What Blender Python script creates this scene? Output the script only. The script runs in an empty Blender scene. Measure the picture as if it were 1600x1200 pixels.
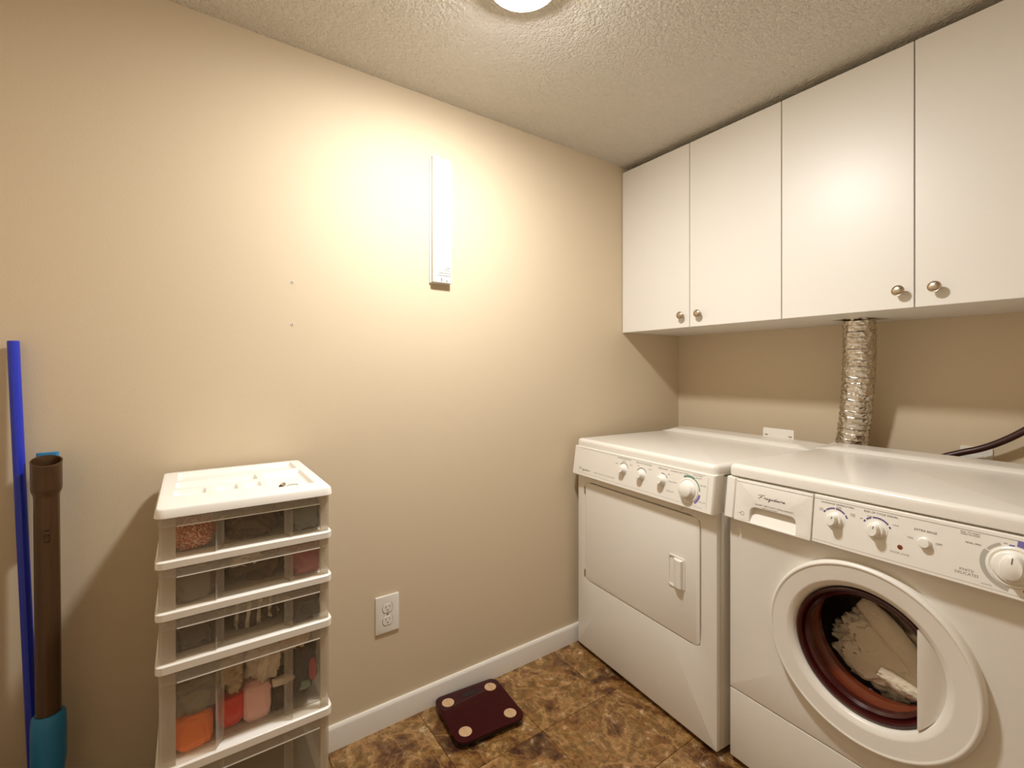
import bpy, bmesh, math, random
from mathutils import Vector, Matrix, noise
random.seed(7)
S = bpy.context.scene
COL = S.collection
R = math.radians
PI = math.pi

# ------------------------------------------------------------------ camera, light, exposure
cam_d = bpy.data.cameras.new('camera')
cam = bpy.data.objects.new('camera', cam_d)
COL.objects.link(cam)
cam.location = (1.532, -2.169, 1.2)
cam.rotation_euler = (R(90), 0, R(55))
cam_d.sensor_width = 36.0
cam_d.lens = 724.0 / 1600.0 * 36.0
cam_d.shift_y = -20.5 / 1600.0
cam_d.clip_start = 0.02
S.camera = cam

world = bpy.data.worlds.new('dark_world')      # closed room: nothing shines in from outside
S.world = world
world.use_nodes = True
bgn = world.node_tree.nodes['Background']
bgn.inputs[0].default_value = (0, 0, 0, 1)
bgn.inputs[1].default_value = 0.0
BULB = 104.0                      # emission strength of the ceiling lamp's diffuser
vs = S.view_settings
vs.view_transform = 'Standard'
vs.look = 'None'
vs.gamma = 1.0
vs.use_curve_mapping = False
vs.exposure = 1.95
S.cycles.diffuse_bounces = 8            # light goes round a closed pale room many times
S.cycles.max_bounces = 14
S.cycles.transparent_max_bounces = 16

# ------------------------------------------------------------------ materials
MATS = {}
def srgb(r, g, b):
    f = lambda c: (c/255/12.92) if c/255 <= .04045 else ((c/255+.055)/1.055)**2.4
    return (f(r), f(g), f(b), 1.0)

def mat(name, col=(.8, .8, .8, 1), rough=.5, metal=0.0, spec=.5, bump=None, alpha=None, coat=0.0, emit=None, sss=None):
    m = bpy.data.materials.new(name)
    m.use_nodes = True
    nt = m.node_tree
    p = nt.nodes['Principled BSDF']
    p.inputs['Base Color'].default_value = col
    p.inputs['Roughness'].default_value = rough
    p.inputs['Metallic'].default_value = metal
    p.inputs['Specular IOR Level'].default_value = spec
    p.inputs['Coat Weight'].default_value = coat
    p.inputs['Coat Roughness'].default_value = .1
    if emit:
        p.inputs['Emission Color'].default_value = emit[0]
        p.inputs['Emission Strength'].default_value = emit[1]
    if bump:
        sc, st, dist = bump
        tc = nt.nodes.new('ShaderNodeTexCoord')
        n = nt.nodes.new('ShaderNodeTexNoise')
        n.inputs['Scale'].default_value = sc
        n.inputs['Detail'].default_value = 3
        b = nt.nodes.new('ShaderNodeBump')
        b.inputs['Strength'].default_value = st
        b.inputs['Distance'].default_value = dist
        nt.links.new(tc.outputs['Object'], n.inputs['Vector'])
        nt.links.new(n.outputs['Fac'], b.inputs['Height'])
        nt.links.new(b.outputs['Normal'], p.inputs['Normal'])
    MATS[name] = m
    return m

def ramp(nt, fac, stops):
    r = nt.nodes.new('ShaderNodeValToRGB')
    e = r.color_ramp.elements
    while len(e) > 1: e.remove(e[-1])
    e[0].position, e[0].color = stops[0]
    for p_, c_ in stops[1:]:
        k = e.new(p_); k.color = c_
    nt.links.new(fac, r.inputs['Fac'])
    return r

WALLC = srgb(208, 192, 166)
mat('wall_paint', WALLC, .62, spec=.2, bump=(260, .12, .002))
mat('white_trim', srgb(230, 226, 218), .35)
mat('cabinet_white', srgb(226, 222, 214), .38, spec=.45)
mat('enamel', srgb(228, 224, 216), .22, spec=.5)
mat('appliance_plastic', srgb(230, 226, 218), .33)
mat('knob_plastic', srgb(232, 229, 221), .28)
mat('rack_white', srgb(214, 213, 208), .4)
mat('white_plastic', srgb(236, 233, 227), .38)
mat('outlet_plastic', srgb(228, 225, 217), .3)
mat('nickel', srgb(190, 175, 155), .28, metal=1.0)
mat("screw_white", srgb(200, 196, 188), .4)
mat('hose_rubber', srgb(52, 16, 16), .3, spec=.6)
mat('blue_plastic', srgb(28, 48, 190), .3, spec=.6)
mat('light_blue_plastic', srgb(40, 130, 185), .35)
mat('bronze_tube', srgb(84, 60, 38), .22, metal=.35, spec=.6)
mat('scale_glass', srgb(52, 6, 12), .06, spec=.22)
mat('scale_black', srgb(14, 12, 18), .2)
mat('electrode', srgb(214, 180, 142), .4, metal=.3)
mat('print_grey', srgb(84, 78, 74), .6)
mat('print_light', srgb(118, 112, 106), .6)
mat('print_purple', srgb(92, 84, 132), .6)
mat('print_violet', srgb(112, 104, 168), .6)
mat('print_green', srgb(110, 140, 125), .6)
mat('print_silver', srgb(176, 172, 164), .5)
mat('lens_red', srgb(120, 60, 30), .2)
mat('drum_metal', srgb(170, 162, 152), .35, metal=.9)
mat('base_steel', srgb(120, 117, 112), .5, metal=.4)
mat('gasket', srgb(126, 56, 30), .22, spec=.6)
mat('gasket_dark', srgb(58, 12, 12), .18, spec=.5)
mat('foot_black', srgb(22, 20, 20), .6)
mat('lamp_base', srgb(240, 238, 232), .4)
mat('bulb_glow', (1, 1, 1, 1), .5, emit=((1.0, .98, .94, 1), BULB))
mat('door_white', srgb(235, 230, 220), .4)

def cloth(name, c, bump=(90, .35, .004), rough=.9):
    return mat(name, srgb(*c), rough, spec=.15, bump=bump)
cloth('towel_white', (246, 240, 226), (140, .6, .004))
cloth('cloth_grey', (128, 120, 112)); cloth('cloth_taupe', (150, 128, 104)); cloth('cloth_dark', (66, 58, 56))
cloth('cloth_pink', (168, 108, 110)); cloth('cloth_white', (222, 214, 200)); cloth('cloth_beige', (206, 188, 162))
cloth('cloth_tan', (208, 176, 138)); cloth('cloth_teal', (112, 116, 108)); cloth('cloth_brown', (104, 84, 66))
mat('orange_plastic', srgb(250, 132, 48), .4); mat('red_plastic', srgb(224, 44, 32), .4)
mat('pink_paper', srgb(244, 198, 196), .5); mat('bag_black', srgb(74, 68, 66), .22, spec=.6, bump=(30, .4, .006))
mat('cap_grey', srgb(150, 142, 130), .85, bump=(200, .4, .002))
mat('patch_red', srgb(170, 60, 60), .8); mat('patch_green', srgb(120, 150, 130), .8)

def knit():
    m = mat('knit_orange', srgb(214, 124, 84), .9, spec=.1)
    nt = m.node_tree; p = nt.nodes['Principled BSDF']
    tc = nt.nodes.new('ShaderNodeTexCoord')
    w = nt.nodes.new('ShaderNodeTexWave'); w.wave_type = 'BANDS'; w.bands_direction = 'DIAGONAL'
    w.inputs['Scale'].default_value = 55; w.inputs['Distortion'].default_value = 9; w.inputs['Detail Scale'].default_value = 4
    nt.links.new(tc.outputs['Object'], w.inputs['Vector'])
    r = ramp(nt, w.outputs['Fac'], [(0, srgb(190, 90, 62)), (.5, srgb(216, 124, 86)), (.8, srgb(240, 205, 180))])
    nt.links.new(r.outputs['Color'], p.inputs['Base Color'])
    b = nt.nodes.new('ShaderNodeBump'); b.inputs['Strength'].default_value = .8; b.inputs['Distance'].default_value = .003
    nt.links.new(w.outputs['Fac'], b.inputs['Height']); nt.links.new(b.outputs['Normal'], p.inputs['Normal'])
knit()

def stripes():
    m = mat('cloth_striped', srgb(84, 74, 70), .85, spec=.15)
    nt = m.node_tree; p = nt.nodes['Principled BSDF']
    tc = nt.nodes.new('ShaderNodeTexCoord')
    w = nt.nodes.new('ShaderNodeTexWave'); w.wave_type = 'BANDS'; w.bands_direction = 'Y'
    w.inputs['Scale'].default_value = 15; w.inputs['Distortion'].default_value = 2.2
    nt.links.new(tc.outputs['Object'], w.inputs['Vector'])
    r = ramp(nt, w.outputs['Fac'], [(0, srgb(78, 66, 60)), (.70, srgb(78, 66, 60)), (.76, srgb(214, 204, 186))])
    nt.links.new(r.outputs['Color'], p.inputs['Base Color'])
stripes()

def popcorn():
    m = mat('popcorn_ceiling', srgb(234, 229, 218), .9, spec=.1)
    nt = m.node_tree; p = nt.nodes['Principled BSDF']
    tc = nt.nodes.new('ShaderNodeTexCoord')
    n = nt.nodes.new('ShaderNodeTexNoise'); n.inputs['Scale'].default_value = 95; n.inputs['Detail'].default_value = 4
    n.inputs['Roughness'].default_value = .6
    v = nt.nodes.new('ShaderNodeTexVoronoi'); v.inputs['Scale'].default_value = 120
    nt.links.new(tc.outputs['Object'], n.inputs['Vector']); nt.links.new(tc.outputs['Object'], v.inputs['Vector'])
    mx = nt.nodes.new('ShaderNodeMath'); mx.operation = 'SUBTRACT'
    r = ramp(nt, n.outputs['Fac'], [(.38, (0, 0, 0, 1)), (.66, (1, 1, 1, 1))])
    nt.links.new(r.outputs['Color'], mx.inputs[0]); nt.links.new(v.outputs['Distance'], mx.inputs[1])
    b = nt.nodes.new('ShaderNodeBump'); b.inputs['Strength'].default_value = .85; b.inputs['Distance'].default_value = .007
    nt.links.new(mx.outputs[0], b.inputs['Height']); nt.links.new(b.outputs['Normal'], p.inputs['Normal'])
popcorn()

def slate():
    m = mat('slate_vinyl', (.2, .12, .05, 1), .16, spec=.55)
    nt = m.node_tree; p = nt.nodes['Principled BSDF']; L = nt.links.new
    tc = nt.nodes.new('ShaderNodeTexCoord'); oi = nt.nodes.new('ShaderNodeObjectInfo')
    ad = nt.nodes.new('ShaderNodeVectorMath'); ad.operation = 'ADD'
    mu = nt.nodes.new('ShaderNodeVectorMath'); mu.operation = 'MULTIPLY'; mu.inputs[1].default_value = (13, 29, 0)
    cmb = nt.nodes.new('ShaderNodeCombineXYZ')
    for k in range(3): L(oi.outputs['Random'], cmb.inputs[k])
    L(cmb.outputs[0], mu.inputs[0]); L(tc.outputs['Object'], ad.inputs[0]); L(mu.outputs[0], ad.inputs[1])
    n1 = nt.nodes.new('ShaderNodeTexNoise'); n1.inputs['Scale'].default_value = 4.2; n1.inputs['Detail'].default_value = 9
    n1.inputs['Roughness'].default_value = .66; n1.inputs['Distortion'].default_value = .35
    n2 = nt.nodes.new('ShaderNodeTexNoise'); n2.inputs['Scale'].default_value = 24; n2.inputs['Detail'].default_value = 8
    n2.inputs['Distortion'].default_value = .3
    n2.inputs['Roughness'].default_value = .68
    L(ad.outputs[0], n1.inputs['Vector']); L(ad.outputs[0], n2.inputs['Vector'])
    r1 = ramp(nt, n1.outputs['Fac'], [(.37, srgb(40, 8, 14)), (.43, srgb(86, 46, 22)), (.475, srgb(150, 106, 56)),
                                      (.51, srgb(104, 80, 40)), (.545, srgb(182, 140, 90)), (.58, srgb(120, 82, 44)), (.64, srgb(60, 20, 18))])
    r2 = ramp(nt, n2.outputs['Fac'], [(.36, srgb(44, 16, 16)), (.45, srgb(98, 68, 36)), (.54, srgb(140, 106, 62)), (.61, srgb(178, 144, 98)), (.66, srgb(238, 222, 194))])
    mx = nt.nodes.new('ShaderNodeMix'); mx.data_type = 'RGBA'; mx.blend_type = 'MIX'; mx.inputs[0].default_value = .42
    L(r1.outputs['Color'], mx.inputs[6]); L(r2.outputs['Color'], mx.inputs[7])
    v = nt.nodes.new('ShaderNodeTexVoronoi'); v.feature = 'DISTANCE_TO_EDGE'; v.inputs['Scale'].default_value = 7
    sw = nt.nodes.new('ShaderNodeMix'); sw.data_type = 'VECTOR'; sw.inputs[0].default_value = .12
    L(ad.outputs[0], sw.inputs[4]); L(n1.outputs['Color'], sw.inputs[5]); L(sw.outputs[1], v.inputs['Vector'])
    rv = ramp(nt, v.outputs['Distance'], [(0, (1, 1, 1, 1)), (.018, (0, 0, 0, 1))])
    mv = nt.nodes.new('ShaderNodeMix'); mv.data_type = 'RGBA'
    ml = nt.nodes.new('ShaderNodeMath'); ml.operation = 'MULTIPLY'
    L(rv.outputs['Color'], ml.inputs[0]); L(n2.outputs['Fac'], ml.inputs[1])
    L(ml.outputs[0], mv.inputs[0]); L(mx.outputs[2], mv.inputs[6]); mv.inputs[7].default_value = srgb(176, 136, 84)
    L(mv.outputs[2], p.inputs['Base Color'])
    b = nt.nodes.new('ShaderNodeBump'); b.inputs['Strength'].default_value = .7; b.inputs['Distance'].default_value = .006
    L(n2.outputs['Fac'], b.inputs['Height']); L(b.outputs['Normal'], p.inputs['Normal'])
slate()

def foil():
    m = mat('foil', srgb(214, 206, 194), .2, metal=1.0)
    nt = m.node_tree; p = nt.nodes['Principled BSDF']
    tc = nt.nodes.new('ShaderNodeTexCoord')
    v = nt.nodes.new('ShaderNodeTexVoronoi'); v.inputs['Scale'].default_value = 62
    n = nt.nodes.new('ShaderNodeTexNoise'); n.inputs['Scale'].default_value = 36; n.inputs['Detail'].default_value = 3
    nt.links.new(tc.outputs['Object'], n.inputs['Vector']); nt.links.new(tc.outputs['Object'], v.inputs['Vector'])
    a = nt.nodes.new('ShaderNodeMath'); nt.links.new(v.outputs['Distance'], a.inputs[0]); nt.links.new(n.outputs['Fac'], a.inputs[1])
    b = nt.nodes.new('ShaderNodeBump'); b.inputs['Strength'].default_value = .7; b.inputs['Distance'].default_value = .006
    nt.links.new(a.outputs[0], b.inputs['Height']); nt.links.new(b.outputs['Normal'], p.inputs['Normal'])
foil()

def clearish(name, col, trans, rough=.25, tint=(1, 1, 1, 1)):
    """thin plastic or glass: part straight-through, part diffuse / glossy surface"""
    m = bpy.data.materials.new(name); m.use_nodes = True
    nt = m.node_tree; p = nt.nodes['Principled BSDF']
    p.inputs['Base Color'].default_value = col; p.inputs['Roughness'].default_value = rough
    out = nt.nodes['Material Output']
    t = nt.nodes.new('ShaderNodeBsdfTransparent'); t.inputs[0].default_value = tint
    mx = nt.nodes.new('ShaderNodeMixShader'); mx.inputs[0].default_value = 1 - trans
    nt.links.new(t.outputs[0], mx.inputs[1]); nt.links.new(p.outputs[0], mx.inputs[2])
    nt.links.new(mx.outputs[0], out.inputs[0])
    MATS[name] = m
clearish('drawer_clear', srgb(200, 190, 175), .92, .15, (.97, .95, .92, 1))
clearish('drawer_milky', srgb(226, 222, 214), .5, .3, (.96, .94, .9, 1))
clearish('drawer_lip', srgb(206, 198, 186), .72, .25, (.96, .94, .9, 1))
clearish('door_glass', srgb(40, 20, 16), .92, .03, (.99, .95, .89, 1))

# ------------------------------------------------------------------ mesh helpers
def basis(o):
    m = o.matrix_basis.copy()
    while o.parent:
        o = o.parent; m = o.matrix_basis @ m
    return m

def obj(name, bm, m, parent=None, world=False, smooth=True, ang=35, recalc=True):
    if recalc: bmesh.ops.recalc_face_normals(bm, faces=bm.faces)
    if world and parent is not None:
        bm.transform(basis(parent).inverted())
    me = bpy.data.meshes.new(name)
    bm.to_mesh(me); bm.free()
    me.materials.append(MATS[m] if isinstance(m, str) else m)
    if smooth:
        me.polygons.foreach_set('use_smooth', [True]*len(me.polygons))
        me.set_sharp_from_angle(angle=R(ang))
    o = bpy.data.objects.new(name, me)
    COL.objects.link(o)
    if parent is not None: o.parent = parent
    return o

def tag(o, label=None, cat=None, group=None, kind=None):
    if label: o['label'] = label
    if cat: o['category'] = cat
    if group: o['group'] = group
    if kind: o['kind'] = kind
    return o

def thing(name, loc, label, cat, rz=0.0, group=None):
    o = bpy.data.objects.new(name, None); COL.objects.link(o)
    o.location = loc; o.rotation_euler = (0, 0, rz); o.empty_display_size = .05
    return tag(o, label, cat, group)

def recenter(o, base):
    """put a single-mesh thing's origin at its base"""
    b = Vector(base)
    o.data.transform(Matrix.Translation(-b)); o.location = b
    return o

def box(bm, x0, x1, y0, y1, z0, z1, bev=0.0, seg=2):
    t = bmesh.new()
    bmesh.ops.create_cube(t, size=1.0)
    for v in t.verts:
        v.co = Vector(((x0+x1)/2+v.co.x*(x1-x0), (y0+y1)/2+v.co.y*(y1-y0), (z0+z1)/2+v.co.z*(z1-z0)))
    if bev > 0: bmesh.ops.bevel(t, geom=t.edges[:], offset=bev, segments=seg, profile=.6, affect='EDGES')
    join(bm, t); return bm

def join(bm, t):
    me = bpy.data.meshes.new('tmp'); t.to_mesh(me); t.free()
    bm.from_mesh(me); bpy.data.meshes.remove(me)

def loft(bm, loops, cap0=True, cap1=True, closed=True):
    rows = [[bm.verts.new(p) for p in l] for l in loops]
    n = len(rows[0])
    for a, b in zip(rows, rows[1:]):
        for i in range(n if closed else n-1):
            j = (i+1) % n
            bm.faces.new((a[i], a[j], b[j], b[i]))
    if cap0: bm.faces.new(rows[0][::-1])
    if cap1: bm.faces.new(rows[-1])
    return bm

def frame_of(d):
    d = Vector(d).normalized()
    up = Vector((0, 0, 1)) if abs(d.z) < .95 else Vector((1, 0, 0))
    a = d.cross(up).normalized(); b = a.cross(d).normalized()
    return a, b

def lathe(bm, prof, origin, axis, n=32, cap0=False, cap1=False):
    """prof: list of (radius, distance along axis)"""
    o = Vector(origin); ax = Vector(axis).normalized(); a, b = frame_of(ax)
    loops = [[o+ax*h+a*(r*math.cos(2*PI*i/n))+b*(r*math.sin(2*PI*i/n)) for i in range(n)] for r, h in prof]
    return loft(bm, loops, cap0, cap1)

def tube(bm, pts, r, n=12, cap=True):
    pts = [Vector(p) for p in pts]; loops = []
    a = None
    for i, p in enumerate(pts):
        d = (pts[min(i+1, len(pts)-1)]-pts[max(i-1, 0)]).normalized()
        if a is None: a, b = frame_of(d)
        else:
            a = (a-d*a.dot(d)).normalized(); b = a.cross(d)
        rr = r[i] if isinstance(r, (list, tuple)) else r
        loops.append([p+a*(rr*math.cos(2*PI*k/n))+b*(rr*math.sin(2*PI*k/n)) for k in range(n)])
    return loft(bm, loops, cap, cap)

def rrect(x0, x1, y0, y1, r, n=6):
    out = []
    for cx, cy, a0 in ((x1-r, y1-r, 0), (x0+r, y1-r, 90), (x0+r, y0+r, 180), (x1-r, y0+r, 270)):
        for k in range(n+1):
            a = R(a0+90*k/n); out.append((cx+r*math.cos(a), cy+r*math.sin(a)))
    return out

def inside_rr(px, py, x0, x1, y0, y1, r):
    if not (x0 <= px <= x1 and y0 <= py <= y1): return False
    dx = max(x0+r-px, px-(x1-r), 0); dy = max(y0+r-py, py-(y1-r), 0)
    return dx*dx+dy*dy <= r*r+1e-12

def radial(c, test, th, far=3.0):
    lo, hi = 0.0, far
    for _ in range(34):
        m_ = (lo+hi)/2
        if test(c[0]+m_*math.cos(th), c[1]+m_*math.sin(th)): lo = m_
        else: hi = m_
    return (c[0]+lo*math.cos(th), c[1]+lo*math.sin(th))

def plate_hole(bm, outer, inner, c, n, y0, y1, extra=(), mp=None, bev=0.0):
    """plate in (a,b) coordinates with a hole; mp maps (a,b,depth) to 3-D"""
    mp = mp or (lambda a, b, d: (a, d, b))
    ths = sorted(set([2*PI*k/n for k in range(n)]+[t % (2*PI) for t in extra]))
    po = [radial(c, outer, t) for t in ths]; pi_ = [radial(c, inner, t) for t in ths]
    k = len(ths)
    def ring(ps, d): return [bm.verts.new(mp(a, b, d)) for a, b in ps]
    fo, fi, bo, bi = ring(po, y0), ring(pi_, y0), ring(po, y1), ring(pi_, y1)
    for i in range(k):
        j = (i+1) % k
        for A, B in ((fo, fi), (fi, bi), (bi, bo), (bo, fo)):
            bm.faces.new((A[i], A[j], B[j], B[i]))
    if bev:
        bmesh.ops.recalc_face_normals(bm, faces=bm.faces)
        ed = [e for e in bm.edges if len(e.link_faces) == 2 and e.calc_face_angle() > R(60)]
        bmesh.ops.bevel(bm, geom=ed, offset=bev, segments=2, profile=.6, affect='EDGES')
    return bm

def corners(c, x0, x1, y0, y1):
    return [math.atan2(y-c[1], x-c[0]) for x in (x0, x1) for y in (y0, y1)]

def slab(bm, poly, d0, d1, mp, bev=0.0, seg=2):
    """prism of a 2-D polygon between depth d0 and d1"""
    t = bmesh.new()
    loft(t, [[mp(a, b, d0) for a, b in poly], [mp(a, b, d1) for a, b in poly]])
    bmesh.ops.recalc_face_normals(t, faces=t.faces)
    if bev:
        ed = [e for e in t.edges if len(e.link_faces) == 2 and e.calc_face_angle() > R(50)]
        bmesh.ops.bevel(t, geom=ed, offset=bev, segments=seg, profile=.6, affect='EDGES')
    join(bm, t); return bm

def cut(o, cutter_bm):
    """sink the shapes of cutter_bm (in o's own coordinates) into o's mesh"""
    bmesh.ops.recalc_face_normals(cutter_bm, faces=cutter_bm.faces)
    me = bpy.data.meshes.new('cutter'); cutter_bm.to_mesh(me); cutter_bm.free()
    c = bpy.data.objects.new('cutter', me); COL.objects.link(c)
    t = bpy.data.objects.new('cut_tmp', o.data); COL.objects.link(t)
    md = t.modifiers.new('cut', 'BOOLEAN'); md.operation = 'DIFFERENCE'; md.object = c; md.solver = 'EXACT'
    dg = bpy.context.evaluated_depsgraph_get()
    new = bpy.data.meshes.new_from_object(t.evaluated_get(dg))
    bpy.data.objects.remove(t); bpy.data.objects.remove(c)
    new.name = o.data.name; o.data = new

def ribbon(bm, pts, w, mp, d=.0004):
    """flat printed line of width w through 2-D points"""
    prev = None
    L_, Rr = [], []
    for i, p in enumerate(pts):
        q0 = pts[max(i-1, 0)]; q1 = pts[min(i+1, len(pts)-1)]
        dx, dy = q1[0]-q0[0], q1[1]-q0[1]; l = math.hypot(dx, dy) or 1
        nx, ny = -dy/l*w/2, dx/l*w/2
        L_.append(bm.verts.new(mp(p[0]+nx, p[1]+ny, d))); Rr.append(bm.verts.new(mp(p[0]-nx, p[1]-ny, d)))
    for i in range(len(pts)-1):
        bm.faces.new((L_[i], Rr[i], Rr[i+1], L_[i+1]))
    return bm

def arc_print(bm, c, r, a0, a1, w, mp, n=18, d=.0004):
    return ribbon(bm, [(c[0]+r*math.cos(R(a0+(a1-a0)*k/n)), c[1]+r*math.sin(R(a0+(a1-a0)*k/n))) for k in range(n+1)], w, mp, d)

def text_bm(bm, s, pos, size, mp, align='CENTER', d=.0004, shear=0.0, space=1.0):
    cu = bpy.data.curves.new('lettering', 'FONT'); cu.body = s; cu.size = size; cu.align_x = align; cu.align_y = 'CENTER'
    cu.shear = shear; cu.space_character = space; cu.resolution_u = 2; cu.space_line = 1.0
    o = bpy.data.objects.new('lettering_tmp', cu); COL.objects.link(o)
    dg = bpy.context.evaluated_depsgraph_get()
    me = bpy.data.meshes.new_from_object(o.evaluated_get(dg))
    for v in me.vertices:
        v.co = Vector(mp(pos[0]+v.co.x, pos[1]+v.co.y, d))
    bm.from_mesh(me)
    bpy.data.meshes.remove(me); bpy.data.objects.remove(o); bpy.data.curves.remove(cu)

def lump(c, size, seed=0, fold=.16, freq=2.2, sub=4, flat=None, power=1.0, rz=0.0, stretch=(1, 1, 1), fine=.04):
    """crumpled cloth body"""
    bm = bmesh.new()
    bmesh.ops.create_icosphere(bm, subdivisions=sub, radius=1.0)
    of = Vector((seed*7.3, seed*3.1, seed*5.7))
    rot = Matrix.Rotation(rz, 3, 'Z')
    for v in bm.verts:
        u = v.co.normalized()
        q = Vector([math.copysign(abs(t)**power, t) for t in u]) if power != 1.0 else u.copy()
        s = Vector((u.x*stretch[0], u.y*stretch[1], u.z*stretch[2]))
        n1 = noise.noise(s*freq+of)
        ridge = 1-abs(noise.noise(s*freq*1.7+of*2))*2.2
        n3 = noise.noise(s*freq*4.5+of)
        r2 = 1-abs(noise.noise(s*freq*3.1+of*3))*2.4
        k = 1+fold*n1*1.2+fold*.75*(ridge-.5)+fold*.38*(r2-.5)+fine*n3
        p = q*k
        p = rot @ Vector((p.x*size[0], p.y*size[1], p.z*size[2]))+Vector(c)
        if flat is not None and p.z < flat: p.z = flat+(p.z-flat)*.06
        v.co = p
    return bm

# ------------------------------------------------------------------ room shell
RX, RY, RZ = 2.05, -2.575, 2.1838
T = .1
fl = bmesh.new(); box(fl, -T, RX+T, RY-T, T, -.06, -.004)
floor = tag(obj('floor', fl, 'foot_black'), kind='structure')
TS = .305
x_lines = [0.0]+[.021+TS*k for k in range(1, 7)]+[RX]
y_lines = [0.0]
yy = -.895+TS*2
while yy > RY+.02:
    y_lines.append(yy); yy -= TS
y_lines.append(RY)
shared = {}
for i in range(len(x_lines)-1):
    for j in range(len(y_lines)-1):
        x0, x1 = x_lines[i], x_lines[i+1]; y1, y0 = y_lines[j], y_lines[j+1]
        w, h = round(x1-x0, 4), round(y1-y0, 4)
        if (w, h) not in shared:
            b = bmesh.new(); g = .0007
            box(b, -w/2+g, w/2-g, -h/2+g, h/2-g, -.004, 0, .0008, 1)
            o = obj('tile', b, 'slate_vinyl', floor, smooth=False); shared[(w, h)] = o.data
        else:
            o = bpy.data.objects.new('tile', shared[(w, h)]); COL.objects.link(o); o.parent = floor
        o.location = ((x0+x1)/2, (y0+y1)/2, 0)

def struct(name, m, *boxes, bev=0.0):
    b = bmesh.new()
    for q in boxes: box(b, *q, bev=bev)
    return tag(obj(name, b, m, smooth=bev > 0), kind='structure')
struct('wall_left', 'wall_paint', (-T, 0, RY-T, T, -.004, RZ+.05))
struct('wall_back', 'wall_paint', (0, RX, 0, T, -.004, RZ+.05))
struct('wall_right', 'wall_paint', (RX, RX+T, RY-T, T, -.004, RZ+.05))
DX0, DX1, DH = 1.08, 1.90, 2.03      # doorway, with its door closed, behind the photographer
struct('wall_front', 'wall_paint', (0, DX0, RY-T, RY, -.004, RZ+.05), (DX1, RX, RY-T, RY, -.004, RZ+.05), (DX0, DX1, RY-T, RY, DH, RZ+.05))
struct('trim_1', 'white_trim', (DX0-.06, DX0, RY-.002, RY+.014, 0, DH+.06), (DX1, DX1+.06, RY-.002, RY+.014, 0, DH+.06), (DX0, DX1, RY-.002, RY+.014, DH, DH+.06))
b = bmesh.new(); box(b, DX0+.002, DX1-.002, RY-.045, RY-.005, .004, DH-.002, .002, 1)
door_1 = tag(obj('door_1', b, 'door_white'), kind='structure')
b = bmesh.new(); lathe(b, [(.026, 0), (.026, .006), (.011, .010), (.011, .035), (.024, .045), (.027, .056), (.020, .066), (.001, .068)], (DX0+.06, RY-.005, 1.0), (0, 1, 0), 28, True, True)
obj('door_knob', b, 'nickel', door_1)
struct('ceiling', 'popcorn_ceiling', (-T, RX+T, RY-T, T, RZ, RZ+.1))
def base_mp(a, b, d): return (a, d, b)
def baseboard(name, p0, p1, nrm):
    b = bmesh.new(); p0 = Vector(p0); p1 = Vector(p1); nrm = Vector(nrm)
    prof = [(-.002, 0), (.012, 0), (.012, .066), (.0105, .073), (.007, .077), (-.002, .077)]
    loft(b, [[p0+nrm*q+Vector((0, 0, h)) for q, h in prof], [p1+nrm*q+Vector((0, 0, h)) for q, h in prof]])
    return tag(obj(name, b, 'white_trim', ang=40), kind='structure')
baseboard('baseboard_left', (0, RY, 0), (0, 0, 0), (1, 0, 0))
baseboard('baseboard_back', (0.012, 0, 0), (RX, 0, 0), (0, -1, 0))
baseboard('baseboard_right', (RX, 0, 0), (RX, RY, 0), (-1, 0, 0))
baseboard('baseboard_front', (0.012, RY, 0), (DX0-.06, RY, 0), (0, 1, 0))

# ------------------------------------------------------------------ ceiling lamp
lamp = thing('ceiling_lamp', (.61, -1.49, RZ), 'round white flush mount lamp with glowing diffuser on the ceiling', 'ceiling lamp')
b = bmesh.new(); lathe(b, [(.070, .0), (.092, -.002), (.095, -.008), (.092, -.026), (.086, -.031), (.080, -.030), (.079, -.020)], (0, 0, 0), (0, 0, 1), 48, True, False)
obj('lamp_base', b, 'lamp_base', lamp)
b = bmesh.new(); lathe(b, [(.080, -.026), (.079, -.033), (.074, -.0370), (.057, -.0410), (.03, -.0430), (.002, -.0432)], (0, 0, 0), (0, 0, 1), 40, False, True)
obj('diffuser', b, 'bulb_glow', lamp)

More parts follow.
